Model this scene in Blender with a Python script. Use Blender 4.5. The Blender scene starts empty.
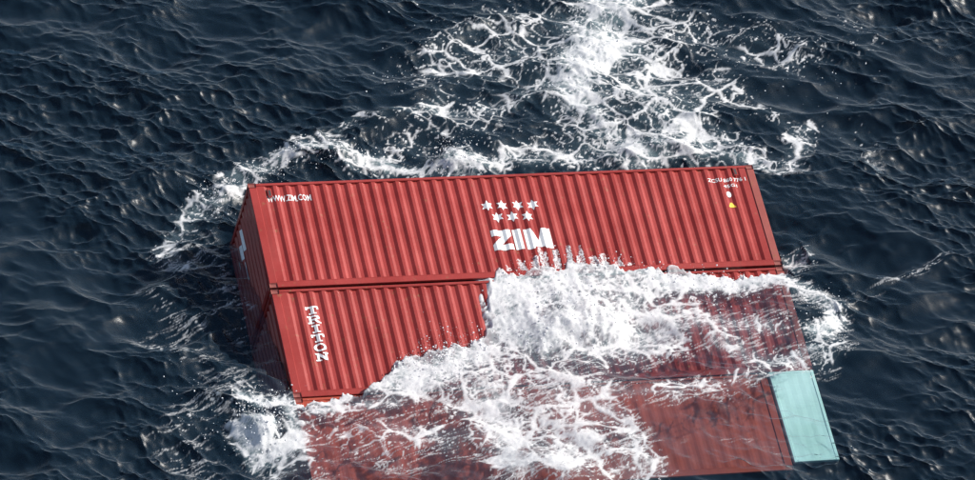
import bpy, bmesh, math, random
import numpy as np
from mathutils import Matrix, Vector

random.seed(7)
rng = np.random.default_rng(11)
scene = bpy.context.scene
COL = scene.collection

# ------------------------------------------------------------------ camera, sky, sun, exposure
# pose of the floating container stack relative to the camera (container axes: L along the
# length, H down the side, D into the stack) and the tilt of the stack in the water
R_CAM = np.array([[0.9539, 0.2051, -0.2191], [-0.0402, 0.8108, 0.5839], [0.2974, -0.5482, 0.7817]])
u_, _, v_ = np.linalg.svd(R_CAM); R_CAM = u_ @ v_
DIST = 95.0
T_CAM = np.array([-5.419, -1.274, DIST])
FOCAL_PX = 4205.0
TILT_L, TILT_H = 0.090, 0.360
WATER_H = 5.75                        # the sea meets the left edge of the stack here

up_b = -np.array([TILT_L, TILT_H, 1.0]); up_b /= np.linalg.norm(up_b)
f_b = R_CAM[2]
Y_b = f_b - f_b.dot(up_b) * up_b; Y_b /= np.linalg.norm(Y_b)
X_b = np.cross(Y_b, up_b)
B2W = np.stack([X_b, Y_b, up_b])      # container axes -> world axes
p0 = np.array([0, WATER_H, 0.0])
cam_b = R_CAM.T @ (-T_CAM)
cam_w = B2W @ (cam_b - p0)
fw = B2W @ f_b
hit = cam_w - fw * cam_w[2] / fw[2]
SHIFT = np.array([hit[0], hit[1], 0.0])
cam_w = cam_w - SHIFT
def box_to_world(p):
    return (np.asarray(p, float) - p0) @ B2W.T - SHIFT
ORI = box_to_world((0, 0, 0))
eL, eH, eD = B2W[:, 0], B2W[:, 1], B2W[:, 2]

cd = bpy.data.cameras.new('camera'); cam = bpy.data.objects.new('camera', cd); COL.objects.link(cam)
Rw = (R_CAM @ B2W.T)                  # world -> camera (x right, y down, z forward)
M = Matrix(((Rw[0][0], -Rw[1][0], -Rw[2][0], cam_w[0]),
            (Rw[0][1], -Rw[1][1], -Rw[2][1], cam_w[1]),
            (Rw[0][2], -Rw[1][2], -Rw[2][2], cam_w[2]), (0, 0, 0, 1)))
cam.matrix_world = M
cd.sensor_fit = 'HORIZONTAL'; cd.sensor_width = 36.0
cd.lens = 36.0 * FOCAL_PX / 975.0
cd.clip_start = 1.0; cd.clip_end = 6000.0
scene.camera = cam

SUN_EL, SUN_AZ = 37.0, 18.0           # azimuth from +X towards +Y
world = bpy.data.worlds.new('World'); scene.world = world; world.use_nodes = True
wn = world.node_tree; bgn = wn.nodes['Background']
sky = wn.nodes.new('ShaderNodeTexSky'); sky.sky_type = 'NISHITA'; sky.sun_disc = False
sky.sun_elevation = math.radians(SUN_EL); sky.sun_rotation = math.radians(90 - SUN_AZ)
sky.dust_density = 2.2; sky.air_density = 1.0; sky.ozone_density = 1.0
wn.links.new(sky.outputs[0], bgn.inputs[0]); bgn.inputs[1].default_value = 0.115
sl = bpy.data.lights.new('sun', 'SUN'); sl.energy = 5.0; sl.angle = math.radians(0.5); sl.color = (1.0, 0.955, 0.89)
sun = bpy.data.objects.new('sun', sl); COL.objects.link(sun)
sd = Vector((math.cos(math.radians(SUN_EL)) * math.cos(math.radians(SUN_AZ)),
             math.cos(math.radians(SUN_EL)) * math.sin(math.radians(SUN_AZ)), math.sin(math.radians(SUN_EL))))
sun.rotation_euler = sd.to_track_quat('Z', 'Y').to_euler(); sun.location = sd * 60
vs = scene.view_settings
vs.view_transform = 'Standard'; vs.look = 'None'; vs.exposure = 0.16; vs.gamma = 1.0; vs.use_curve_mapping = False
scene.cycles.transparent_max_bounces = 16
scene.cycles.max_bounces = 5; scene.cycles.diffuse_bounces = 2; scene.cycles.glossy_bounces = 2; scene.cycles.transmission_bounces = 3

# ------------------------------------------------------------------ measuring: picture -> place
def ray(px, py):
    c = np.array([(px - 487.5) / FOCAL_PX, (py - 240.0) / FOCAL_PX, 1.0])
    return c @ Rw
def at_sea(px, py, z=0.0):
    d = ray(px, py); t = (z - cam_w[2]) / d[2]
    return (cam_w + d * t)[:2]
def at_face(px, py):
    d = ray(px, py); n = eD
    t = (ORI - cam_w).dot(n) / d.dot(n)
    return cam_w + d * t
def face_uv(px, py):
    q = at_face(px, py) - ORI
    return float(q.dot(eL)), float(q.dot(eH))

PITCH, COR = 0.2885, 0.040          # corrugation of the container sides

# ------------------------------------------------------------------ noise
def _h(ix, iy, s):
    h = (ix.astype(np.int64) * 374761393 + iy.astype(np.int64) * 668265263 + s * 1442695041) & 0xffffffff
    h = ((h ^ (h >> 13)) * 1274126177) & 0xffffffff
    h = ((h ^ (h >> 16)) * 2246822519) & 0xffffffff
    return ((h ^ (h >> 15)) & 0xffffff).astype(np.float32) / np.float32(16777215.0)
def vnoise(x, y, s=0):
    ix = np.floor(x); iy = np.floor(y); fx = (x - ix).astype(np.float32); fy = (y - iy).astype(np.float32)
    ix = ix.astype(np.int64); iy = iy.astype(np.int64)
    fx = fx * fx * (3 - 2 * fx); fy = fy * fy * (3 - 2 * fy)
    a = _h(ix, iy, s); b = _h(ix + 1, iy, s); c = _h(ix, iy + 1, s); d = _h(ix + 1, iy + 1, s)
    return a + (b - a) * fx + (c - a) * fy + (a - b - c + d) * fx * fy
def fbm(x, y, s=0, o=4):
    r = 0; a = 0.5; t = 0
    for i in range(o):
        r = r + a * vnoise(x, y, s + i * 17); t += a
        x, y = x * 1.62 + y * 1.18 + 3.1, y * 1.62 - x * 1.18 + 7.7; a *= 0.5
    return r / t
def voro(x, y, s=0):
    ix = np.floor(x).astype(np.int64); iy = np.floor(y).astype(np.int64)
    f1 = np.full(x.shape, 9.0, np.float32); f2 = f1.copy()
    for dx in (-1, 0, 1):
        for dy in (-1, 0, 1):
            jx = ix + dx; jy = iy + dy
            d = np.hypot(jx + _h(jx, jy, s) - x, jy + _h(jx, jy, s + 5) - y).astype(np.float32)
            f2 = np.minimum(f2, np.maximum(f1, d)); f1 = np.minimum(f1, d)
    return f1, f2
def sm(x, a, b):
    t = np.clip((x - a) / (b - a), 0, 1); return t * t * (3 - 2 * t)

# ------------------------------------------------------------------ materials
class NT:
    def __init__(self, name):
        self.m = bpy.data.materials.new(name); self.m.use_nodes = True
        self.t = self.m.node_tree; self.t.nodes.clear()
        self.out = self.t.nodes.new('ShaderNodeOutputMaterial')
    def n(self, typ, **kw):
        nd = self.t.nodes.new(typ)
        for k, v in kw.items():
            if k.startswith('i_'):
                key = k[2:]; key = int(key) if key.isdigit() else key
                nd.inputs[key].default_value = v
            else: setattr(nd, k, v)
        return nd
    def l(self, a, b): self.t.links.new(a, b)
    def math(self, op, a, b=None, clamp=False):
        nd = self.n('ShaderNodeMath', operation=op, use_clamp=clamp)
        for i, q in enumerate((a, b)):
            if q is None: continue
            if isinstance(q, (int, float)): nd.inputs[i].default_value = q
            else: self.l(q, nd.inputs[i])
        return nd.outputs[0]
    def mixc(self, f, a, b):
        nd = self.n('ShaderNodeMix', data_type='RGBA')
        for key, q in ((0, f), (6, a), (7, b)):
            if isinstance(q, (int, float)): nd.inputs[key].default_value = q
            elif isinstance(q, tuple): nd.inputs[key].default_value = (*q, 1)
            else: self.l(q, nd.inputs[key])
        return nd.outputs[2]
    def ramp(self, f, a, b):
        nd = self.n('ShaderNodeMapRange'); nd.inputs[1].default_value = a; nd.inputs[2].default_value = b
        self.l(f, nd.inputs[0]); return nd.outputs[0]
    def noise(self, vec, scale, detail=4, rough=0.55):
        nd = self.n('ShaderNodeTexNoise'); nd.inputs['Scale'].default_value = scale
        nd.inputs['Detail'].default_value = detail; nd.inputs['Roughness'].default_value = rough
        self.l(vec, nd.inputs['Vector']); return nd.outputs[0]

def paint(name, col, rust=0.5, rough=0.32, dirt=0.5, seed=0.0, spec=0.45):
    k = NT(name); tc = k.n('ShaderNodeTexCoord').outputs['Object']
    mp = k.n('ShaderNodeMapping'); k.l(tc, mp.inputs[0]); mp.inputs[1].default_value = (seed, seed * 2, seed)
    st = k.n('ShaderNodeMapping'); k.l(tc, st.inputs[0]); st.inputs[3].default_value = (9, 9, 0.55); st.inputs[1].default_value = (seed, 0, 0)
    big = k.noise(mp.outputs[0], 0.9, 5, 0.6)
    fine = k.noise(mp.outputs[0], 26, 5, 0.7)
    streak = k.noise(st.outputs[0], 1.0, 4, 0.65)
    c = k.mixc(k.ramp(big, 0.3, 0.72), tuple(x * 0.82 for x in col), tuple(min(1, x * 1.1 + 0.012) for x in col))
    c = k.mixc(k.math('MULTIPLY', k.ramp(streak, 0.5, 0.78), 0.34 * dirt), c, (0.10, 0.035, 0.03))
    c = k.mixc(k.math('MULTIPLY', k.ramp(fine, 0.56, 0.75), 0.2 * dirt), c, (0.55, 0.22, 0.2))
    rn = k.noise(mp.outputs[0], 5.5, 8, 0.72)
    rm = k.math('MULTIPLY', k.ramp(rn, 0.66 - 0.1 * rust, 0.74 - 0.1 * rust), 0.8)
    c = k.mixc(rm, c, k.mixc(fine, (0.09, 0.03, 0.014), (0.36, 0.13, 0.045)))
    p = k.n('ShaderNodeBsdfPrincipled'); p.inputs['Specular IOR Level'].default_value = spec; k.l(c, p.inputs['Base Color'])
    k.l(k.math('ADD', k.math('MULTIPLY', rm, 0.35), k.math('ADD', k.math('MULTIPLY', big, 0.2), rough - 0.1)), p.inputs['Roughness'])
    bp = k.n('ShaderNodeBump', i_Strength=0.25, i_Distance=0.006); k.l(fine, bp.inputs['Height']); k.l(bp.outputs[0], p.inputs['Normal'])
    k.l(p.outputs[0], k.out.inputs[0]); return k.m
def decal(name, col):
    k = NT(name); tc = k.n('ShaderNodeTexCoord').outputs['Object']
    f = k.noise(tc, 14, 6, 0.7)
    c = k.mixc(k.ramp(f, 0.55, 0.8), col, tuple(x * 0.72 for x in col))
    p = k.n('ShaderNodeBsdfPrincipled', i_Roughness=0.5); k.l(c, p.inputs['Base Color'])
    k.l(p.outputs[0], k.out.inputs[0]); return k.m

RED1 = paint('red_paint_top', (0.315, 0.029, 0.023), 0.5, dirt=0.8, seed=0.0)
RED2 = paint('red_paint_middle', (0.30, 0.028, 0.022), 0.55, dirt=0.8, seed=4.3)
RED3 = paint('red_paint_low', (0.38, 0.068, 0.043), 0.4, 0.7, seed=9.1, spec=0.08)
POST = paint('rusty_red_paint', (0.28, 0.045, 0.034), 0.8, 0.5, 0.8, seed=2.2)
CAST = paint('worn_casting_paint', (0.24, 0.05, 0.042), 1.3, 0.55, 1.0, seed=6.0)
TURQ = paint('turquoise_paint', (0.70, 0.97, 0.90), -0.6, 0.6, 0.1, seed=1.0, spec=0.1)
WHITE = decal('white_vinyl', (0.82, 0.83, 0.82))
YELLOW = decal('yellow_vinyl', (0.85, 0.58, 0.06))
STEEL = decal('galvanised_steel', (0.30, 0.30, 0.30))
DARK = decal('dark_vent_plastic', (0.05, 0.03, 0.03))

# ------------------------------------------------------------------ the sea: wave field, foam field, one closed body of water
def axis(lo, hi, step, far):
    c = list(np.arange(lo, hi + step, step)); a = []; s = step; x = c[-1]
    while x < far:
        s *= 1.22; x += s; a.append(x)
    b = []; s = step; x = c[0]
    while x > -far:
        s *= 1.22; x -= s; b.append(x)
    return np.array(b[::-1] + c + a)
cs = np.array([at_sea(*q) for q in ((0, 0), (975, 0), (0, 480), (975, 480))])
lo, hi = cs.min(0), cs.max(0)
XS = axis(lo[0] - 0.6, hi[0] + 0.6, 0.0245, 2500.0)
YS = axis(lo[1] - 1.0, hi[1] + 0.8, 0.034, 2500.0)
NX, NY = len(XS), len(YS)
GX, GY = [q.ravel() for q in np.meshgrid(XS, YS)]
near = (GX > lo[0] - 3) & (GX < hi[0] + 3) & (GY > lo[1] - 3) & (GY < hi[1] + 3)

# wind sea from a directional spectrum
TILE, N = 36.0, 1024
kf = np.fft.fftfreq(N, TILE / N) * 2 * np.pi
KX, KY = np.meshgrid(kf, kf); K = np.hypot(KX, KY); K[0, 0] = 1e-6
def sea_layer(kp, klo, khi, wind, spread, rms, seed, slope=4.0):
    r = np.random.default_rng(seed)
    th = np.arctan2(KY, KX) - wind
    S = np.exp(-1.25 * (kp / K) ** 2) * K ** (-slope) * np.abs(np.cos(th / 1)) ** spread * np.exp(-(K / khi) ** 2) * (K > klo)
    A = np.sqrt(S) * (r.normal(size=(N, N)) + 1j * r.normal(size=(N, N)))
    h = np.real(np.fft.ifft2(A)); sc = rms / h.std()
    dx = np.real(np.fft.ifft2(1j * A * KX / K)) * sc; dy = np.real(np.fft.ifft2(1j * A * KY / K)) * sc
    return h * sc, dx, dy
wind = math.radians(-80)
h1, dx1, dy1 = sea_layer(1.3, 0.3, 16, wind - 0.15, 2.0, 0.115, 3)
h2, dx2, dy2 = sea_layer(6.0, 2.5, 36, wind - 0.4, 4.0, 0.029, 5, 3.6)
h3, dx3, dy3 = sea_layer(13.0, 6.0, 46, wind - 0.7, 3.0, 0.0095, 8, 3.6)
HT, DXT, DYT = h1, dx1, dy1
HR, DXR, DYR = h2 + h3, dx2 + dx3, dy2 + dy3
def tile(A, x, y):
    fx = np.mod(x, TILE) / TILE * N; fy = np.mod(y, TILE) / TILE * N
    ix = fx.astype(int) % N; iy = fy.astype(int) % N; tx = fx - np.floor(fx); ty = fy - np.floor(fy)
    jx = (ix + 1) % N; jy = (iy + 1) % N
    return (A[iy, ix] * (1 - tx) + A[iy, jx] * tx) * (1 - ty) + (A[jy, ix] * (1 - tx) + A[jy, jx] * tx) * ty
wx = GX + 11.0; wy = GY + 4.0

# foam cover: strokes measured on the sea (s) or on the washed container sides (f): points, radius px, weight
STROKES = [
 # wake beyond the stack
 ('s', [(612, -15), (597, 30), (580, 62), (572, 84), (578, 104)], 17, 1.0),
 ('s', [(640, -10), (604, 8), (596, 50)], 24, 0.8),
 ('s', [(578, 100), (590, 128), (640, 150)], 16, 0.6),
 ('s', [(572, 84), (520, 96), (470, 108), (430, 112)], 16, 0.48),
 ('s', [(610, 20), (640, 60), (655, 100), (700, 140)], 26, 0.5),
 ('s', [(560, 30), (500, 60), (450, 70)], 40, 0.38),
 ('s', [(505, 15), (455, 38), (435, 50)], 28, 0.26),
 ('s', [(600, 70), (610, 120)], 74, 0.40),
 ('s', [(660, 20), (740, 40), (790, 60)], 42, 0.36),
 ('s', [(715, 75), (760, 110), (800, 135)], 14, 0.3),
 ('s', [(700, 90), (690, 150)], 24, 0.42),
 ('s', [(505, 152), (560, 150), (620, 150), (680, 146), (745, 150)], 18, 0.58),
 ('s', [(640, 155), (720, 140), (760, 158)], 12, 0.6),
 ('s', [(450, 158), (468, 165)], 17, 0.95),
 ('s', [(395, 168), (500, 158)], 12, 0.62),
 ('s', [(245, 176), (285, 158), (330, 152), (385, 160)], 15, 0.8),
 ('s', [(330, 140), (390, 118), (440, 95)], 10, 0.42),
 ('s', [(230, 190), (215, 196), (196, 215)], 17, 0.72),
 ('s', [(190, 215), (172, 245), (178, 270)], 14, 0.42),
 ('s', [(205, 240), (220, 280), (240, 330)], 16, 0.16),
 ('s', [(400, 140), (470, 125)], 22, 0.34),
 # left of the stack
 ('s', [(262, 428), (257, 435)], 12, 0.95),
 ('s', [(245, 405), (285, 400), (300, 440), (262, 455), (240, 430)], 8, 0.62),
 ('s', [(150, 335), (215, 365), (250, 395)], 16, 0.2),
 ('s', [(215, 400), (180, 440), (200, 470)], 26, 0.19),
 ('s', [(300, 440), (280, 470)], 14, 0.32),
 ('s', [(140, 290), (190, 320)], 16, 0.2),
 # right of the stack
 ('s', [(788, 262), (800, 245)], 12, 0.6),
 ('s', [(800, 290), (822, 300), (835, 318), (812, 335)], 12, 0.66),
 ('s', [(820, 330), (838, 352), (826, 366)], 14, 0.32),
 ('s', [(842, 300), (900, 276), (945, 258)], 9, 0.2),
 ('s', [(795, 140), (790, 165), (815, 130)], 14, 0.44),
 ('s', [(760, 168), (790, 178)], 8, 0.5),
 ('s', [(850, 120), (880, 160)], 20, 0.18),
 ('s', [(845, 15), (870, 45)], 26, 0.2),
 # white water over the stack
 ('f', [(505, 285), (540, 300), (590, 292)], 24, 0.96),
 ('f', [(515, 325), (545, 350), (580, 350), (605, 330)], 34, 1.0),
 ('f', [(600, 290), (660, 288), (720, 288), (775, 292)], 15, 0.86),
 ('s', [(640, 312), (700, 318), (760, 325)], 20, 0.72),
 ('s', [(620, 345), (660, 338)], 22, 0.62),
 ('s', [(720, 340), (770, 362), (810, 355)], 11, 0.68),
 ('f', [(470, 352), (440, 370), (410, 385)], 26, 0.97),
 ('s', [(395, 400), (350, 404), (320, 410)], 8, 0.74),
 ('f', [(498, 275), (560, 273), (640, 275), (720, 281), (780, 288)], 7, 0.92),
 ('s', [(650, 388), (710, 382), (770, 374)], 8, 0.36),
 ('f', [(402, 371), (380, 390), (340, 399), (303, 402)], 7, 0.8),
 ('s', [(480, 380), (500, 420), (520, 470)], 26, 0.8),
 ('s', [(560, 390), (570, 430), (560, 470)], 32, 0.6),
 ('s', [(395, 425), (430, 430), (450, 440)], 22, 0.45),
 ('s', [(320, 430), (360, 440), (400, 470)], 22, 0.24),
 ('s', [(600, 400), (640, 440), (655, 475)], 11, 0.58),
 ('s', [(590, 380), (640, 395), (680, 400)], 10, 0.55),
 ('s', [(610, 450), (630, 470)], 20, 0.4),
 ('s', [(690, 390), (740, 385)], 20, 0.24),
 ('s', [(690, 430), (760, 450)], 30, 0.10),
 ('s', [(310, 455), (330, 480)], 14, 0.22),
]
def seg_d2(x, y, P):
    d2 = np.full(x.shape, 1e9)
    if len(P) == 1: P = [P[0], P[0] + 1e-4]
    for a, b in zip(P[:-1], P[1:]):
        v = b - a; t = np.clip(((x - a[0]) * v[0] + (y - a[1]) * v[1]) / v.dot(v), 0, 1)
        d2 = np.minimum(d2, (x - a[0] - t * v[0]) ** 2 + (y - a[1] - t * v[1]) ** 2)
    return d2
nx_, ny_ = GX[near], GY[near]
wob = 0.35
jx = nx_ + wob * (fbm(nx_ * 0.9, ny_ * 0.9, 40, 4) - 0.5) * 2
jy = ny_ + wob * 1.5 * (fbm(nx_ * 0.9, ny_ * 0.9, 80, 4) - 0.5) * 2
Dn = np.zeros(nx_.shape)
for pl, pts, r, w in STROKES:
    P = np.array([at_sea(*q) if pl == 's' else at_face(*q)[:2] for q in pts])
    d2 = seg_d2(jx, jy, P); rr = r / 41.0 * 1.08
    Dn = 1 - (1 - Dn) * (1 - w * np.exp(-(d2 / rr ** 2) ** 0.9))

# swell plus ripples that come in gusts and are damped under the foam
gust = 0.22 + 1.3 * sm(fbm(GX * 0.33 + GY * 0.12, GY * 0.26, 301, 3), 0.30, 0.66)
DN = np.zeros(GX.shape); DN[near] = Dn
rip = gust * (1 - 0.65 * sm(DN, 0.05, 0.6))
H0 = tile(HT, wx, wy) + tile(HR, wx, wy) * rip
DX = tile(DXT, wx, wy) * (1 - 0.9 * DN) + tile(DXR, wx, wy) * rip; DY = tile(DYT, wx, wy) * (1 - 0.9 * DN) + tile(DYR, wx, wy) * rip
zf = ORI[2] - ((GX - ORI[0]) * eD[0] + (GY - ORI[1]) * eD[1]) / eD[2]          # height of the plane of the container sides
U = (GX - ORI[0]) * eL[0] + (GY - ORI[1]) * eL[1] + (zf - ORI[2]) * eL[2]
V = (GX - ORI[0]) * eH[0] + (GY - ORI[1]) * eH[1] + (zf - ORI[2]) * eH[2]
lacy = sm(-V[near], 0.3, 2.5)                                                   # open wake beyond the stack: big clean cells

# lace of foam: cell walls of several sizes, strongly stirred
sx = nx_ + 0.5 * (fbm(nx_ * 0.8, ny_ * 0.8, 1, 3) - 0.5) + 0.22 * (fbm(nx_ * 3.2, ny_ * 3.2, 2, 3) - 0.5)
sy = ny_ + 0.5 * (fbm(nx_ * 0.8, ny_ * 0.8, 3, 3) - 0.5) + 0.22 * (fbm(nx_ * 3.2, ny_ * 3.2, 4, 3) - 0.5)
g1 = fbm(nx_ * 0.9, ny_ * 0.9, 21, 4); g2 = fbm(nx_ * 3.5, ny_ * 3.5, 22, 4); g3 = fbm(nx_ * 11, ny_ * 11, 23, 3)
Dm = np.clip(Dn * (0.45 + 1.0 * g1) + 0.12 * (g2 - 0.5) * (Dn > 0.04), 0, 1.05)
a1, b1 = voro(sx / 1.0, sy / 1.0, 31); e1 = b1 - a1
a2, b2 = voro(sx / 0.36 + 9, sy / 0.36, 32); e2 = b2 - a2
a3, b3 = voro(sx / 0.15, sy / 0.15 + 5, 33); e3 = b3 - a3
def strand(fx, fy, seed, w, o=4):
    n = (fbm(sx * fx, sy * fy, seed, o) - 0.5) / 0.125
    return np.clip(1.35 - np.abs(n) / w, 0, 1)
l1 = strand(1.25, 1.25, 141, 0.02 + 0.34 * Dm * (0.3 + 1.4 * g2)) * sm(Dm, 0.10, 0.32)
l2 = strand(2.9, 2.6, 142, 0.02 + 0.40 * Dm ** 1.2 * (0.2 + 1.6 * g2)) * sm(Dm * (0.5 + g2), 0.12, 0.40)
l3 = strand(7.0, 6.0, 143, 0.02 + 0.50 * Dm ** 1.2 * (0.2 + 1.6 * g3), 3) * sm(Dm * (0.5 + g2), 0.18, 0.5)
v1 = np.clip(1.2 - e1 / (0.008 + 0.19 * Dm * (0.1 + 1.8 * g2)), 0, 1) * sm(Dm, 0.16, 0.4)
v2 = np.clip(1.2 - e2 / (0.01 + 0.16 * Dm ** 1.3 * (0.1 + 1.8 * g2)), 0, 1) * sm(Dm * (0.5 + g2), 0.12, 0.42)
v3 = np.clip(1.2 - e3 / (0.01 + 0.30 * Dm ** 1.5 * (0.3 + 1.4 * g3)), 0, 1) * sm(Dm * (0.5 + g2), 0.2, 0.55)
ca, sa = math.cos(-0.55), math.sin(-0.55)
rx, ry = nx_ * ca - ny_ * sa, nx_ * sa + ny_ * ca
l5 = sm(1 - np.abs(2 * fbm(rx * 0.9, ry * 6.5, 57, 4) - 1), 0.90, 1.0) * sm(Dm, 0.03, 0.14) * 0.5 * (1 - lacy)
fleck = sm(fbm(nx_ * 16, ny_ * 13, 58, 2) + 0.22 * Dm, 0.80, 0.88) * sm(Dm, 0.05, 0.25)
cloud = sm(Dm - 0.14 * lacy + 0.5 * (g2 - 0.5) + 0.4 * (g3 - 0.5) + 0.2 * (fbm(nx_ * 22, ny_ * 22, 24, 2) - 0.5), 0.60, 1.12)
fine_ = sm(Dm, 0.25, 0.8)
fl_ = fine_ * (1 - 0.6 * lacy)
foam = 1 - (1 - 0.75 * l1) * (1 - 0.62 * l2 * (0.4 + 0.6 * fine_)) * (1 - 0.5 * l3 * fl_) * (1 - 0.95 * v1) * (1 - 0.6 * v2 * (0.5 + 0.5 * fine_)) * (1 - 0.45 * v3 * fl_) * (1 - l5) * (1 - 0.8 * fleck)
g4 = fbm(nx_ * 22, ny_ * 22, 24, 2)
foam = np.clip(np.maximum(sm(foam, 0.06, 0.88) * (0.58 + 0.42 * g3 + 0.3 * g4), cloud), 0, 1)
aer = 0.5 * sm(Dn, 0.08, 0.7) * (1 - 0.4 * lacy) + 0.45 * sm(Dm + 0.3 * (g2 - 0.5), 0.45, 1.0)
FO = np.zeros(GX.shape, np.float32); FO[near] = foam
AE = np.zeros(GX.shape, np.float32); AE[near] = aer

# the water washing over the stack: everything of the sides outside this outline is under water
DRY_PX = [(150, 430), (120, 300), (120, 120), (600, 100), (900, 100), (920, 284), (800, 284), (745, 281), (712, 275), (690, 271), (655, 271), (622, 269), (600, 267),
          (575, 267), (550, 268), (528, 270), (505, 275), (490, 284), (489, 305), (494, 325), (488, 342), (470, 346), (452, 346), (428, 354), (402, 366), (390, 380), (366, 397), (330, 405)]
DRY = np.array([face_uv(*q) for q in DRY_PX])
inn = near & (U > -1.6) & (U < 13.9) & (V > -1.2) & (V < 10.4)
ui, vi = U[inn], V[inn]
d2 = seg_d2(ui, vi, list(DRY) + [DRY[0]])
ins = np.zeros(ui.shape, bool)
for a, b in zip(DRY, np.roll(DRY, -1, 0)):
    c = ((a[1] > vi) != (b[1] > vi)); ins ^= c & (ui < (b[0] - a[0]) * (vi - a[1]) / (b[1] - a[1] + 1e-12) + a[0])
s = np.sqrt(d2) * np.where(ins, -1, 1)
xi, yi = GX[inn], GY[inn]
amp = vnoise(ui / 0.3, vi * 0.4, 91)
s = s + 0.10 * (amp - 0.5) * (vi < 5.7) + 0.30 * (fbm(ui * 5.5, vi * 1.3, 61, 3) - 0.5) + 0.34 * (fbm(ui * 2.2, vi * 2.2, 63, 3) - 0.5) + 0.12 * (fbm(ui * 12, vi * 5, 62, 3) - 0.5)
Fi = FO[inn]
crest = np.zeros(xi.shape)
for pts, r, t in (([(556, 345), (598, 335)], 38, 0.44), ([(445, 368), (475, 372)], 26, 0.34), ([(520, 400), (530, 450)], 30, 0.22), ([(560, 290), (720, 287)], 16, 0.12), ([(380, 405), (430, 420)], 22, 0.12)):
    P = np.array([at_face(*q)[:2] for q in pts]); crest += t * np.exp(-seg_d2(xi, yi, P) / (r / 41) ** 2)
thick = 0.05 + 0.07 * fbm(xi * 1.8, yi * 1.8, 66, 4) + crest * (0.65 + 0.7 * fbm(xi * 2.4, yi * 2.4, 64, 4))
T = np.where(s > 0, thick * (1 - np.exp(-np.clip(s, 0, 9) / 0.5) * (1 + np.clip(s, 0, 9) / 0.5)) + 0.012, s * 0.5 + 0.012)
hw = zf[inn] + T
h0 = H0[inn] * 0.6
wet = s > 0
k = 0.10
hm = np.log(np.exp(np.clip(hw / k, -60, 60)) + np.exp(np.clip(h0 / k, -60, 60))) * k       # smooth highest of wash and sea
hd = np.minimum(h0, hw - 0.02)
tt = sm(s, -0.05, 0.10)
hz = np.where(wet, hm, hd)
hz = np.where((s > -0.3) & ~wet, np.minimum(np.maximum(hw, hd), zf[inn] + s * 0.55), hz)
foot = (ui > 0.0) & (ui < 12.3) & (vi > 0.0) & (vi < 8.6)
fade = sm(ui, -0.5, 0.0) * sm(12.8, ui, ui + 0.5) if False else np.clip(np.minimum((ui + 0.5) / 0.5, (12.8 - ui) / 0.55), 0, 1) * np.clip((vi + 0.1) / 0.2, 0, 1) * np.clip((9.0 - vi) / 0.5, 0, 1)
outside = ~foot
hz = np.where(outside, np.where(wet, h0 + (np.maximum(hm, h0) - h0) * fade, np.minimum(h0, H0[inn])), hz)
edge = np.clip(np.minimum(np.minimum((ui + 1.6) / 1.4, (13.9 - ui) / 1.4), np.minimum((vi + 1.2) / 1.1, (10.4 - vi) / 1.5)), 0, 1); edge = edge * edge * (3 - 2 * edge)
H = H0.copy(); H[inn] = H0[inn] * (1 - edge) + hz * edge
CH = np.ones(GX.shape); CH[inn] = 1 - edge
# froth at the front of the wash, and foam over the shallow film
fr = FO[inn]
front = np.exp(-np.clip(s, 0, 9) / 0.12) * (s > -0.02) * (vi < 5.7) * (ui > 0.3) * (ui < 12.1) * (vi > 0.5)
FO[inn] = np.clip(np.maximum(fr, front * (0.35 + 0.9 * fbm(xi * 9, yi * 9, 71, 3))), 0, 1)
# mounds of splash and the ruffled thickness of the foam itself
lump = np.zeros(nx_.shape)
for pl, pts, r, t in (('s', [(259, 430)], 12, 0.22), ('s', [(452, 160)], 22, 0.14), ('s', [(300, 158), (340, 154)], 14, 0.16), ('s', [(220, 195)], 16, 0.2), ('s', [(590, 50), (576, 90)], 18, 0.12), ('s', [(800, 245)], 10, 0.15), ('s', [(825, 310)], 12, 0.12)):
    P = np.array([at_sea(*q) for q in pts]); lump += t * np.exp(-seg_d2(jx, jy, P) / (r / 41 * 1.2) ** 2)
H[near] += lump * (0.5 + 1.0 * g2) * np.where(CH[near] > 0.2, 1, 0.0)
f_n = FO[near]
H[near] += f_n * (0.014 * (g3 - 0.3) + 0.035 * (g2 - 0.4) * Dm) + 0.006 * f_n * (1 - np.clip(e3 * 2, 0, 1))
PX = GX + DX * 0.8 * CH; PY = GY + DY * 0.8 * CH
co = np.stack([PX, PY, H], 1).astype(np.float32)

# grid faces, skirt and bottom
ii = np.arange(NX * NY).reshape(NY, NX)
q = np.stack([ii[:-1, :-1], ii[:-1, 1:], ii[1:, 1:], ii[1:, :-1]], -1).reshape(-1, 4)
ring = np.concatenate([ii[0, :-1], ii[:-1, -1], ii[-1, :0:-1], ii[:0:-1, 0]])
nb = len(ring); base = NX * NY
bco = co[ring].copy(); bco[:, 2] = -60.0
sk = np.stack([np.roll(ring, -1), ring, base + np.arange(nb), base + np.roll(np.arange(nb), -1)], -1)
me = bpy.data.meshes.new('sea')
allco = np.concatenate([co, bco]); quads = np.concatenate([q, sk])
me.vertices.add(len(allco)); me.vertices.foreach_set('co', allco.ravel())
bottom = (base + np.arange(nb))[::-1]
loops = np.concatenate([quads.ravel(), bottom]).astype(np.int32)
me.loops.add(len(loops)); me.loops.foreach_set('vertex_index', loops)
me.polygons.add(len(quads) + 1)
me.polygons.foreach_set('loop_start', np.concatenate([np.arange(len(quads)) * 4, [len(quads) * 4]]).astype(np.int32))
me.update(calc_edges=True)
me.polygons.foreach_set('use_smooth', np.ones(len(quads) + 1, bool))
for nm, arr in (('foam', FO), ('aerated', AE)):
    at = me.attributes.new(nm, 'FLOAT', 'POINT')
    at.data.foreach_set('value', np.concatenate([arr, np.zeros(nb)]).astype(np.float32))
sea = bpy.data.objects.new('sea', me); COL.objects.link(sea)
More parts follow.
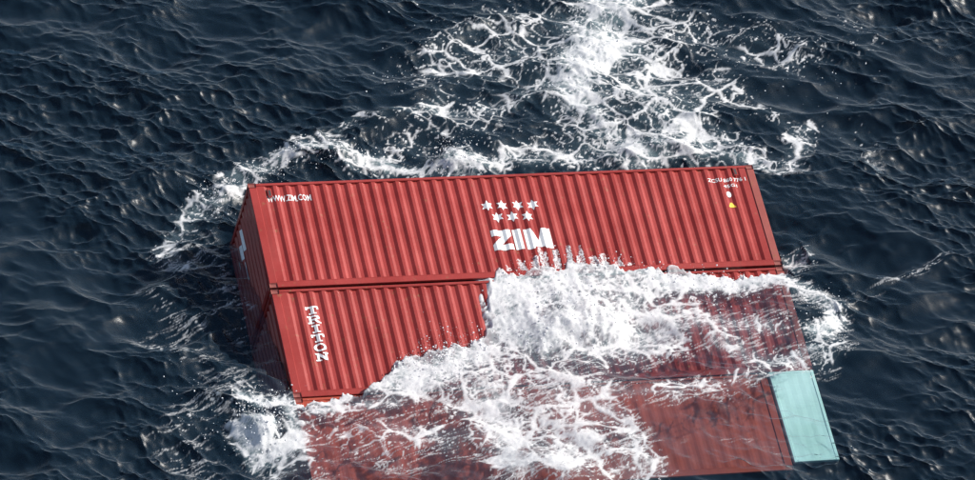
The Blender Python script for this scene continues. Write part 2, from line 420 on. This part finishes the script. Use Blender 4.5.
sea['kind'] = 'structure'; sea['label'] = 'dark navy choppy sea with white foam and wash'

def water_material():
    k = NT('sea_water'); tc = k.n('ShaderNodeTexCoord').outputs['Object']
    fa = k.n('ShaderNodeAttribute', attribute_name='foam').outputs['Fac']
    ae = k.n('ShaderNodeAttribute', attribute_name='aerated').outputs['Fac']
    mp = k.n('ShaderNodeMapping'); k.l(tc, mp.inputs[0]); mp.inputs[3].default_value = (1.0, 1.7, 1.0); mp.inputs[2].default_value = (0, 0, 0.5)
    n1 = k.noise(mp.outputs[0], 6.5, 6, 0.62)
    bp = k.n('ShaderNodeBump', i_Strength=0.12, i_Distance=0.02); k.l(n1, bp.inputs['Height'])
    fn = k.noise(tc, 34, 6, 0.7)
    bf = k.n('ShaderNodeBump', i_Strength=0.3, i_Distance=0.02); k.l(fn, bf.inputs['Height'])
    dt = k.n('ShaderNodeVectorMath', operation='DOT_PRODUCT'); k.l(bp.outputs[0], dt.inputs[0]); k.l(k.n('ShaderNodeNewGeometry').outputs['Incoming'], dt.inputs[1])
    fres = k.math('ADD', k.math('MULTIPLY', k.math('POWER', k.math('SUBTRACT', 1.0, k.math('ABSOLUTE', dt.outputs['Value']), True), 5.0), 0.98), 0.02)   # Schlick
    gl = k.n('ShaderNodeBsdfGlossy', i_Roughness=0.35); k.l(bp.outputs[0], gl.inputs['Normal'])
    tr = k.n('ShaderNodeBsdfTransparent'); tr.inputs[0].default_value = (0.93, 0.97, 0.98, 1)
    body = k.n('ShaderNodeBsdfDiffuse')
    k.l(k.mixc(ae, (0.030, 0.086, 0.150), (0.32, 0.45, 0.48)), body.inputs[0])
    m1 = k.n('ShaderNodeMixShader'); k.l(tr.outputs[0], m1.inputs[1]); k.l(body.outputs[0], m1.inputs[2])
    k.l(k.math('ADD', k.math('MULTIPLY', ae, 0.40), 0.16), m1.inputs[0])
    m2 = k.n('ShaderNodeMixShader'); k.l(fres, m2.inputs[0]); k.l(m1.outputs[0], m2.inputs[1]); k.l(gl.outputs[0], m2.inputs[2])
    fd = k.n('ShaderNodeBsdfDiffuse'); fd.inputs[0].default_value = (0.90, 0.91, 0.92, 1); k.l(bf.outputs[0], fd.inputs['Normal'])
    ft = k.n('ShaderNodeBsdfTranslucent'); ft.inputs[0].default_value = (0.84, 0.86, 0.87, 1)
    mf = k.n('ShaderNodeMixShader', i_0=0.27); k.l(fd.outputs[0], mf.inputs[1]); k.l(ft.outputs[0], mf.inputs[2])
    m3 = k.n('ShaderNodeMixShader')
    k.l(k.math('MULTIPLY', fa, k.math('ADD', k.math('MULTIPLY', fn, 0.9), 0.5), True), m3.inputs[0])
    k.l(m2.outputs[0], m3.inputs[1]); k.l(mf.outputs[0], m3.inputs[2])
    k.l(m3.outputs[0], k.out.inputs['Surface'])
    va = k.n('ShaderNodeVolumeAbsorption', i_Density=0.15); va.inputs['Color'].default_value = (0.45, 0.66, 0.66, 1)
    k.l(va.outputs[0], k.out.inputs['Volume'])
    return k.m
me.materials.append(water_material())

# ------------------------------------------------------------------ containers
def obj(name, bm_or_me, mat, parent=None):
    if isinstance(bm_or_me, bmesh.types.BMesh):
        m = bpy.data.meshes.new(name); bm_or_me.to_mesh(m); bm_or_me.free()
    else: m = bm_or_me
    if mat and not m.materials: m.materials.append(mat)
    o = bpy.data.objects.new(name, m); COL.objects.link(o)
    if parent: o.parent = parent
    return o
def box_bm(x0, x1, y0, y1, z0, z1, bev=0.008, bm=None):
    own = bm is None
    bm = bm or bmesh.new()
    r = bmesh.ops.create_cube(bm, size=1.0)
    for v in r['verts']:
        v.co = Vector(((x0 + x1) / 2 + v.co.x * (x1 - x0), (y0 + y1) / 2 + v.co.y * (y1 - y0), (z0 + z1) / 2 + v.co.z * (z1 - z0)))
    if bev:
        es = list({e for v in r['verts'] for e in v.link_edges})
        bmesh.ops.bevel(bm, geom=es, offset=bev, segments=1, affect='EDGES')
    return bm

def profile_points(a, b, pitch=PITCH, depth=COR):
    """break points of a trapezoidal corrugated sheet from a to b: (position, inset)"""
    n = max(1, int((b - a - 0.06) / pitch)); m = (b - a - n * pitch) / 2
    out, flat = pitch * 0.24, pitch * 0.26; slope = (pitch - out - flat) / 2
    P = [(a, 0.0)]; x = a + m
    for i in range(n):
        P += [(x + out / 2, 0.0), (x + out / 2 + slope, depth), (x + out / 2 + slope + flat, depth), (x + out / 2 + 2 * slope + flat, 0.0)]
        x += pitch
    P.append((b, 0.0)); return P
def inset_at(P, x):
    for (x0, d0), (x1, d1) in zip(P[:-1], P[1:]):
        if x0 <= x <= x1: return d0 + (d1 - d0) * (x - x0) / max(1e-9, x1 - x0)
    return 0.0
def sheet_bm(P, place, w0, w1, nseg, dent=0.0, seed=1):
    """corrugated sheet, place(pos, inset, across) -> point"""
    bm = bmesh.new(); r = random.Random(seed)
    dents = [(r.uniform(P[0][0], P[-1][0]), r.uniform(w0, w1), r.uniform(0.15, 0.5), r.uniform(0.3, 1.0) * dent) for _ in range(14)]
    rows = []
    for j in range(nseg + 1):
        w = w0 + (w1 - w0) * j / nseg; row = []
        for x, d in P:
            e = sum(a * math.exp(-((x - cx) ** 2 + (w - cw) ** 2) / (s_ * s_)) for cx, cw, s_, a in dents)
            e *= math.sin(math.pi * j / nseg)
            row.append(bm.verts.new(place(x, d + e, w)))
        rows.append(row)
    for a, b in zip(rows[:-1], rows[1:]):
        for i in range(len(a) - 1): bm.faces.new((a[i], a[i + 1], b[i + 1], b[i]))
    return bm

WID = 2.438
def casting_mesh():
    bm = box_bm(-0.089, 0.089, -0.081, 0.081, -0.059, 0.059, 0)
    bmesh.ops.inset_individual(bm, faces=list(bm.faces), thickness=0.034, depth=0.0)
    inner = [f for f in bm.faces if f.calc_area() < 0.012 and len([v for v in f.verts if len(v.link_faces) == 4]) == 4]
    n0 = sorted(bm.faces, key=lambda f: f.calc_area())
    small = [f for f in bm.faces if all(abs(abs(v.co.x) - 0.089) > 1e-4 or abs(abs(v.co.y) - 0.081) > 1e-3 for v in f.verts)]
    ctr = [f for f in bm.faces if (abs(f.calc_center_median().x) < 1e-4) + (abs(f.calc_center_median().y) < 1e-4) + (abs(f.calc_center_median().z) < 1e-4) == 2]
    for f in ctr:
        n = f.normal.copy()
        for v in f.verts: v.co -= n * 0.022
    bmesh.ops.recalc_face_normals(bm, faces=list(bm.faces))
    m = bpy.data.meshes.new('corner_casting'); bm.to_mesh(m); bm.free(); m.materials.append(CAST); return m
CASTING = casting_mesh()

def make_container(length, height, red, dent, seed, post_mat, ribs=COR):
    t = bpy.data.objects.new('shipping_container', None); COL.objects.link(t); t.empty_display_size = 0.5
    br, trl = 0.155, 0.07            # bottom rail, top rail heights
    pw = 0.19                        # corner post width along the side
    P = profile_points(pw - 0.02, length - pw + 0.02, PITCH, ribs)
    z0, z1 = br - 0.01, height - trl + 0.01
    side = obj('side_panel', sheet_bm(P, lambda x, d, w: (x, 0.022 + d, w), z0, z1, 14, dent, seed), red, t)
    obj('side_panel', sheet_bm(P, lambda x, d, w: (x, WID - 0.022 - d, w), z0, z1, 6, 0, 2), red, t)
    for y0, y1 in ((0.004, 0.07), (WID - 0.07, WID - 0.004)):
        obj('bottom_rail', box_bm(0.178, length - 0.178, y0, y1, 0.012, br, 0.006), red, t)
        obj('top_rail', box_bm(0.178, length - 0.178, y0 + 0.002, y1 - 0.002, height - trl, height - 0.004, 0.008), red, t)
    # lip under the corrugations
    obj('sheet_weld_lip', box_bm(pw, length - pw, 0.008, 0.062, br + 0.001, br + 0.016, 0.003), red, t)
    for x0, x1 in ((0.002, pw), (length - pw, length - 0.002)):
        for y0, y1 in ((0.002, 0.13), (WID - 0.13, WID - 0.002)):
            obj('corner_post', box_bm(x0, x1, y0, y1, 0.119, height - 0.119, 0.012), post_mat if x0 > 1 else red, t)
    for x in (0.089, length - 0.089):
        for y in (0.081, WID - 0.081):
            for z in (0.059, height - 0.059):
                c = bpy.data.objects.new('corner_casting', CASTING); COL.objects.link(c); c.parent = t
                c.location = (x, y, z)
    # end rails, corrugated front end, roof, floor
    for z0_, z1_, nm in ((0.012, br, 'bottom_end_rail'), (height - 0.11, height - 0.004, 'top_end_rail')):
        obj(nm, box_bm(0.006, 0.075, 0.165, WID - 0.165, z0_, z1_, 0.006), red, t)
        obj(nm, box_bm(length - 0.075, length - 0.006, 0.165, WID - 0.165, z0_, z1_, 0.006), red, t)
    PE = profile_points(0.12, WID - 0.12, 0.25)
    end = obj('end_wall', sheet_bm(PE, lambda x, d, w: (0.02 + d, x, w), br - 0.01, height - 0.1, 6, 0.02, seed + 3), red, t)
    PR = profile_points(0.06, length - 0.06, 0.21, 0.02)
    obj('roof', sheet_bm(PR, lambda x, d, w: (x, w, height - 0.02 - d), 0.05, WID - 0.05, 4, 0.015, seed + 5), red, t)
    obj('floor', box_bm(0.08, length - 0.08, 0.075, WID - 0.075, 0.02, 0.12, 0), DARK, t)
    # doors at the far end
    for y0, y1 in ((0.135, WID / 2 - 0.006), (WID / 2 + 0.006, WID - 0.135)):
        d = obj('door', box_bm(length - 0.06, length - 0.022, y0, y1, br + 0.004, height - 0.114, 0.008), red, t)
        for f in (0.28, 0.74):
            y = y0 + (y1 - y0) * f
            bm = bmesh.new(); bmesh.ops.create_cone(bm, cap_ends=True, segments=10, radius1=0.017, radius2=0.017, depth=height - 0.3)
            bmesh.ops.translate(bm, verts=bm.verts, vec=(length - 0.002, y, height / 2))
            obj('locking_bar', bm, STEEL, d)
            obj('handle', box_bm(length + 0.012, length + 0.03, y, y + 0.3, 1.05, 1.09, 0.004), STEEL, d)
    t.matrix_world = Matrix.Identity(4)
    return t, side, end, P, PE

def place(t, u, v_bottom, d=0.0, dz=0.0, yaw=0.0):
    w = ORI + eL * u + eH * v_bottom + eD * d
    Mx = Matrix(((eL[0], eD[0], -eH[0], w[0]), (eL[1], eD[1], -eH[1], w[1]), (eL[2], eD[2], -eH[2], w[2]), (0, 0, 0, 1)))
    t.matrix_world = Mx @ Matrix.Rotation(yaw, 4, 'Z')

# outlines -> thin film lying on the corrugated sheet
def film(name, splines, P, mat, parent, off=0.0035, end=False):
    cu = bpy.data.curves.new(name, 'CURVE'); cu.dimensions = '2D'; cu.fill_mode = 'BOTH'
    for pts in splines:
        sp = cu.splines.new('POLY'); sp.points.add(len(pts) - 1); sp.use_cyclic_u = True
        for p, c in zip(sp.points, pts): p.co = (c[0], c[1], 0, 1)
    o = bpy.data.objects.new(name, cu); COL.objects.link(o)
    return film_finish(o, name, P, mat, parent, off, end)
def film_text(name, txt, x, z, w, h, P, mat, parent, off=0.0035, end=False):
    cu = bpy.data.curves.new(name, 'FONT'); cu.body = txt; cu.size = 1.0; cu.fill_mode = 'BOTH'; cu.offset = 0.012
    cu.resolution_u = 2
    o = bpy.data.objects.new(name, cu); COL.objects.link(o)
    def fit(bm):
        xs = [v.co.x for v in bm.verts]; ys = [v.co.y for v in bm.verts]
        for v in bm.verts:
            v.co.x = x + (v.co.x - min(xs)) / (max(xs) - min(xs)) * w if False else v.co.x
        ax, bx, ay, by = min(xs), max(xs), min(ys), max(ys)
        for v in bm.verts:
            v.co.x = x + (v.co.x - ax) / (bx - ax) * w; v.co.y = z + (v.co.y - ay) / (by - ay) * h
    return film_finish(o, name, P, mat, parent, off, end, fit)
def film_finish(o, name, P, mat, parent, off, end, fit=None):
    dg = bpy.context.evaluated_depsgraph_get(); dg.update()
    ev = o.evaluated_get(dg); m = ev.to_mesh()
    bm = bmesh.new(); bm.from_mesh(m); ev.to_mesh_clear()
    cu = o.data; bpy.data.objects.remove(o); bpy.data.curves.remove(cu)
    if fit: fit(bm)
    xs = [v.co.x for v in bm.verts]; a, b = min(xs), max(xs)
    for x, _ in P:
        if a < x < b:
            bmesh.ops.bisect_plane(bm, geom=list(bm.verts) + list(bm.edges) + list(bm.faces), plane_co=(x, 0, 0), plane_no=(1, 0, 0))
    for v in bm.verts:
        x, z = v.co.x, v.co.y
        ins_ = inset_at(P, x)
        v.co = (0.02 + ins_ - off, x, z) if end else (x, 0.022 + ins_ - off, z)
    # the film has a thickness of its own
    return obj(name, bm, mat, parent)

def star(cx, cz, r):
    return [(cx + (r if i % 2 == 0 else r * 0.52) * math.cos(math.pi / 2 + i * math.pi / 6),
             cz + (r if i % 2 == 0 else r * 0.52) * math.sin(math.pi / 2 + i * math.pi / 6)) for i in range(12)]

HC, STD, GAP = 2.88, 2.591, 0.055
LEN = 12.192
V1 = HC; V2 = V1 + GAP + HC; V3 = V2 + 0.02 + STD

# top container -------------------------------------------------------------
c1, s1, e1_, P1, PE1 = make_container(LEN, HC, RED1, 0.020, 5, POST)
place(c1, 0, V1)
c1['label'] = 'red container with white logo and stars, highest of the stack, out of the water'
c1['category'] = 'container'; c1['group'] = 'red shipping containers floating as one stack'
def loc1(px, py):
    u, v = face_uv(px, py); return u, V1 - v
for q in ((487.5, 205), (502.4, 204.5), (517.8, 204), (533, 203.6), (497.9, 216), (512.9, 215.7), (528, 215.4)):
    film('logo_star', [star(*loc1(*q), 0.145)], P1, WHITE, s1)
lx, lz = loc1(490.6, 229.5); _, lb = loc1(494.5, 249.5)
lh = lz - lb
def letter(pts, ox, w): return [(ox + x * w, lb + y * lh) for x, y in pts]
film('logo_letter', [letter([(0, 1), (1, 1), (1, 0.70), (0.46, 0.29), (1, 0.29), (1, 0), (-0.02, 0), (-0.02, 0.28), (0.52, 0.70), (0, 0.70)], lx, 0.47)], P1, WHITE, s1)
film('logo_letter', [letter([(0, 1), (1, 1), (1, 0), (0, 0)], lx + 0.515, 0.19)], P1, WHITE, s1)
film('logo_letter', [letter([(0, 1), (0.27, 1), (0.50, 0.44), (0.66, 1), (1, 1), (1, 0), (0.70, 0), (0.66, 0.10), (0.32, 0.10), (0.27, 0), (0, 0)], lx + 0.785, 0.63)], P1, WHITE, s1)
x, z = loc1(268, 201); x2, _ = loc1(312, 199)
film_text('website_lettering', 'WWW.ZIM.COM', x, z, x2 - x, 0.17, P1, WHITE, s1)
x, z = loc1(708.5, 181.5); x2, _ = loc1(746, 179.5)
film_text('serial_number', 'ZCSU 860 776 1', x, z, x2 - x, 0.105, P1, WHITE, s1)
x, z = loc1(724.5, 186.5)
film_text('size_code', '45G1', x, z, 0.34, 0.085, P1, WHITE, s1)
x, z = loc1(729.5, 193)
film('capacity_sticker', [[(x + 0.06 * math.cos(a * math.pi / 8), z + 0.085 * math.sin(a * math.pi / 8)) for a in range(16)]], P1, WHITE, s1)
x, z = loc1(732.5, 204)
film('warning_sticker', [[(x - 0.09, z - 0.06), (x + 0.10, z - 0.06), (x + 0.02, z + 0.08), (x - 0.02, z + 0.08)]], P1, YELLOW, s1)
def vent(t, u, h):
    v = obj('vent_cover', box_bm(u - 0.055, u + 0.055, 0.0, 0.03, h - 0.14, h + 0.10, 0.012), t.children[0].data.materials[0], t)
    obj('vent_grille', box_bm(u - 0.03, u + 0.03, -0.004, 0.003, h - 0.11, h + 0.05, 0.002), DARK, v)
u, z = loc1(269.5, 192); vent(c1, u, z)
u, z = loc1(735, 170.5); vent(c1, u, z)
# white marks on the end of the top container
for i, (y0, y1, z0_, z1_) in enumerate(((1.30, 1.46, 2.02, 2.60), (1.62, 1.76, 1.95, 2.34), (1.50, 1.64, 1.36, 1.86), (1.96, 2.08, 1.9, 2.1))):
    film('end_lettering', [[(y0, z0_), (y1, z0_), (y1, z1_), (y0, z1_)]], PE1, WHITE, e1_, 0.004, True)

# middle container ----------------------------------------------------------
c2, s2, e2_, P2, PE2 = make_container(LEN, HC, RED2, 0.022, 9, POST)
place(c2, 0.0, V2)
c2['label'] = 'red container with vertical white lettering, middle of the stack, half under white water'
c2['category'] = 'container'; c2['group'] = 'red shipping containers floating as one stack'
def rect(x0, z0, x1, z1): return [(x0, z0), (x1, z0), (x1, z1), (x0, z1)]
TRI = {
 'T': [[(0, 1), (1, 1), (1, .62), (.84, .62), (.84, .80), (.62, .80), (.62, .18), (.78, .18), (.78, 0), (.22, 0), (.22, .18), (.38, .18), (.38, .80), (.16, .80), (.16, .62), (0, .62)]],
 'R': [[(0, 1), (.72, 1), (.9, .9), (.95, .72), (.88, .54), (.68, .46), (.86, .18), (1, .18), (1, 0), (.7, 0), (.46, .42), (.32, .42), (.32, .18), (.46, .18), (.46, 0), (0, 0), (0, .18), (.12, .18), (.12, .82), (0, .82)],
       [(.32, .82), (.62, .82), (.72, .72), (.62, .6), (.32, .6)]],
 'I': [[(.2, 1), (.8, 1), (.8, .82), (.62, .82), (.62, .18), (.8, .18), (.8, 0), (.2, 0), (.2, .18), (.38, .18), (.38, .82), (.2, .82)]],
 'O': [[(.5 + .48 * math.cos(a * math.pi / 8), .5 + .5 * math.sin(a * math.pi / 8)) for a in range(16)], [(.5 + .26 * math.cos(a * math.pi / 8), .5 + .31 * math.sin(a * math.pi / 8)) for a in range(16)]],
 'N': [[(0, 1), (.32, 1), (.7, .42), (.7, .84), (.58, .84), (.58, 1), (1, 1), (1, .84), (.88, .84), (.88, 0), (.68, 0), (.3, .6), (.3, .16), (.42, .16), (.42, 0), (0, 0), (0, .16), (.12, .16), (.12, .84), (0, .84)]],
}
ta, tb = face_uv(311.8, 305.5), face_uv(323.8, 361)
step = (tb[1] - ta[1]) / 6
for i, ch in enumerate('TRITON'):
    lw = 0.30; lhh = step * 0.84
    uc = (ta[0] + tb[0]) / 2; zz = V2 - (ta[1] + step * i) - lhh
    film('lettering', [[(uc - lw / 2 + x * lw, zz + z * lhh) for x, z in sp] for sp in TRI[ch]], P2, WHITE, s2)

# lowest red container: under water ------------------------------------------
LEN3 = 11.03
c3, s3, e3_, P3, PE3 = make_container(LEN3, STD, RED3, 0.012, 13, RED3, 0.013)
place(c3, 0.0, V3)
c3['label'] = 'submerged red container at the foot of the stack, seen through clear water and foam'
c3['category'] = 'container'; c3['group'] = 'red shipping containers floating as one stack'

# turquoise box beyond its end -------------------------------------------------
def make_turquoise(length, height):
    t = bpy.data.objects.new('turquoise_container', None); COL.objects.link(t)
    P = [(0.07 + (length - 0.14) * i / 8, 0.004 * (i % 2)) for i in range(9)]
    obj('side_panel', sheet_bm(P, lambda x, d, w: (x, 0.007 + d, w), 0.05, height - 0.05, 8, 0.012, 3), TURQ, t)
    obj('side_panel', sheet_bm(P, lambda x, d, w: (x, WID - 0.02 - d, w), 0.05, height - 0.05, 3, 0, 3), TURQ, t)
    for y0, y1 in ((0.003, 0.09), (WID - 0.09, WID - 0.003)):
        obj('bottom_rail', box_bm(0.09, length - 0.09, y0, y1, 0.005, 0.07, 0.008), TURQ, t)
        obj('top_rail', box_bm(0.09, length - 0.09, y0, y1, height - 0.07, height - 0.005, 0.008), TURQ, t)
        for x0, x1 in ((0.003, 0.087), (length - 0.087, length - 0.003)):
            obj('corner_post', box_bm(x0, x1, y0 - 0.002, y1 + 0.002, 0, height, 0.012), TURQ, t)
    for x0, x1 in ((0.02, 0.05), (length - 0.05, length - 0.02)):
        obj('end_wall', box_bm(x0, x1, 0.095, WID - 0.095, 0.075, height - 0.075, 0.004), TURQ, t)
    obj('roof', box_bm(0.09, length - 0.09, 0.095, WID - 0.095, height - 0.05, height - 0.02, 0.004), TURQ, t)
    obj('floor', box_bm(0.0, length, 0.095, WID - 0.095, -0.012, 0.06, 0.004), DARK, t)
    return t
c4 = make_turquoise(1.09, 2.43)
u, v = face_uv(768.5, 374)
place(c4, LEN3 + 0.06, V3 - 0.2, 0.0)
c4['label'] = 'pale turquoise container end under water beside the submerged red container'
c4['category'] = 'container'
print('turq top-left uv', face_uv(768.5, 374), face_uv(838, 459), face_uv(790, 467), face_uv(293, 400), 'V2', V2, 'V3', V3)

# ------------------------------------------------------------------ white water running down the grooves of the top container
def rivulets():
    k = NT('running_foam'); tc = k.n('ShaderNodeTexCoord').outputs['Object']
    n = k.noise(tc, 20, 6, 0.75)
    d = k.n('ShaderNodeBsdfDiffuse'); d.inputs[0].default_value = (0.9, 0.91, 0.92, 1)
    t = k.n('ShaderNodeBsdfTransparent'); m = k.n('ShaderNodeMixShader')
    k.l(k.ramp(n, 0.38, 0.66), m.inputs[0]); k.l(t.outputs[0], m.inputs[1]); k.l(d.outputs[0], m.inputs[2])
    k.l(m.outputs[0], k.out.inputs[0])
    r_ = random.Random(4); bm = bmesh.new()
    P = P1; mid = [(a[0] + b[0]) / 2 for a, b in zip(P[:-1], P[1:]) if a[1] > 0.03 and b[1] > 0.03]
    ua, ub = face_uv(505, 268)[0], face_uv(640, 266)[0]
    for u in mid:
        if not ua < u < ub: continue
        f = math.sin(math.pi * ((u - ua) / (ub - ua)) ** 0.85)
        for q in range(2):
            hh = (0.12 + 0.62 * f) * r_.uniform(0.5, 1.0); w = r_.uniform(0.06, 0.10) / (1 + 0.6 * q); c = u + r_.uniform(-0.02, 0.02) + q * r_.choice((-0.06, 0.06)); nseg = 16
            L = []; R = []
            for i in range(nseg + 1):
                z = 0.135 + hh * i / nseg; ww = w * (1.1 - 0.5 * i / nseg) * r_.uniform(0.45, 1.25) + 0.004; c += r_.uniform(-0.014, 0.014)
                L.append((c - ww, z)); R.append((c + ww, z))
            for i in range(nseg):
                cols = 5
                def pt(a, b, t_):
                    x = a[0] + (b[0] - a[0]) * t_
                    return bm.verts.new((x, 0.022 + inset_at(P, x) - 0.007 - 0.004 * q - 0.012 * math.sin(math.pi * t_), a[1]))
                for j in range(cols):
                    t0, t1 = j / cols, (j + 1) / cols
                    bm.faces.new((pt(L[i], R[i], t0), pt(L[i], R[i], t1), pt(L[i + 1], R[i + 1], t1), pt(L[i + 1], R[i + 1], t0)))
    bmesh.ops.remove_doubles(bm, verts=bm.verts, dist=0.0005)
    for v in bm.verts: v.co = c1.matrix_world @ v.co
    o = obj('running_water', bm, k.m)
    o['kind'] = 'stuff'; o['label'] = 'white water running down the grooves below the logo'; o['category'] = 'water'
rivulets()

# ------------------------------------------------------------------ flying spray
gz = co[:NX * NY, 2].reshape(NY, NX)
def sea_z(x, y):
    i = np.clip(np.searchsorted(XS, x), 0, NX - 1); j = np.clip(np.searchsorted(YS, y), 0, NY - 1)
    return gz[j, i]
SPRAY = [('f', [(505, 275), (560, 262), (620, 268), (700, 280), (770, 290)], 9, 0.14, 420), ('f', [(490, 345), (440, 355), (400, 372)], 9, 0.18, 420),
         ('f', [(530, 340), (590, 330)], 36, 0.45, 650), ('f', [(450, 365)], 24, 0.3, 350), ('s', [(265, 428)], 20, 0.45, 380), ('s', [(252, 412), (290, 400)], 16, 0.2, 160),
         ('s', [(450, 158)], 22, 0.5, 380), ('s', [(255, 178), (300, 156), (380, 160)], 14, 0.25, 520), ('s', [(215, 200)], 20, 0.25, 260), ('s', [(600, 20), (575, 95)], 26, 0.12, 420),
         ('s', [(820, 305)], 20, 0.15, 160), ('s', [(510, 150), (740, 150)], 14, 0.12, 260), ('s', [(700, 40), (850, 80)], 50, 0.04, 160), ('s', [(460, 30), (380, 90)], 36, 0.04, 160),
         ('s', [(180, 380), (220, 450)], 40, 0.03, 120), ('f', [(700, 300), (760, 310)], 16, 0.1, 160)]
pos = []
for pl, pts, r, hh, n in SPRAY:
    P = np.array([at_sea(*q) if pl == 's' else at_face(*q)[:2] for q in pts])
    if len(P) == 1: P = np.vstack([P, P + 0.01])
    i = rng.integers(0, len(P) - 1, n); t = rng.random(n)[:, None]
    xy = P[i] * (1 - t) + P[i + 1] * t + rng.normal(size=(n, 2)) * np.array([r / 41 * 0.6, r / 41 * 0.8])
    z = sea_z(xy[:, 0], xy[:, 1])
    zface = ORI[2] - ((xy[:, 0] - ORI[0]) * eD[0] + (xy[:, 1] - ORI[1]) * eD[1]) / eD[2]
    uu = (xy[:, 0] - ORI[0]) * eL[0] + (xy[:, 1] - ORI[1]) * eL[1] + (zface - ORI[2]) * eL[2]
    vv = (xy[:, 0] - ORI[0]) * eH[0] + (xy[:, 1] - ORI[1]) * eH[1] + (zface - ORI[2]) * eH[2]
    onb = (uu > -0.05) & (uu < 12.25) & (vv > -0.05) & (vv < 8.4)
    z = np.where(onb, np.maximum(z, zface + 0.01), z) + rng.random(n) ** 2.2 * hh + 0.005
    pos.append(np.column_stack([xy, z]))
pos = np.concatenate(pos); nd = len(pos)
size = 0.004 + 0.017 * rng.random(nd) ** 5
bm = bmesh.new(); bmesh.ops.create_icosphere(bm, subdivisions=1, radius=1.0)
iv = np.array([v.co[:] for v in bm.verts]); fi = np.array([[v.index for v in f.verts] for f in bm.faces]); bm.free()
sq = np.column_stack([0.8 + 0.5 * rng.random(nd), 0.8 + 0.5 * rng.random(nd), 0.7 + 0.9 * rng.random(nd)]) * size[:, None]
vv = (iv[None] * sq[:, None] + pos[:, None]).reshape(-1, 3)
ff = (fi[None] + (np.arange(nd) * len(iv))[:, None, None]).reshape(-1, 3)
sm_ = bpy.data.meshes.new('sea_spray'); sm_.from_pydata(vv.tolist(), [], ff.tolist())
kk = NT('spray_foam'); bd = kk.n('ShaderNodeBsdfDiffuse'); bd.inputs[0].default_value = (0.85, 0.86, 0.87, 1); kk.l(bd.outputs[0], kk.out.inputs[0])
sm_.materials.append(kk.m)
spray = bpy.data.objects.new('sea_spray', sm_); COL.objects.link(spray)
spray['kind'] = 'stuff'; spray['label'] = 'white droplets of spray thrown up by breaking water'; spray['category'] = 'spray'
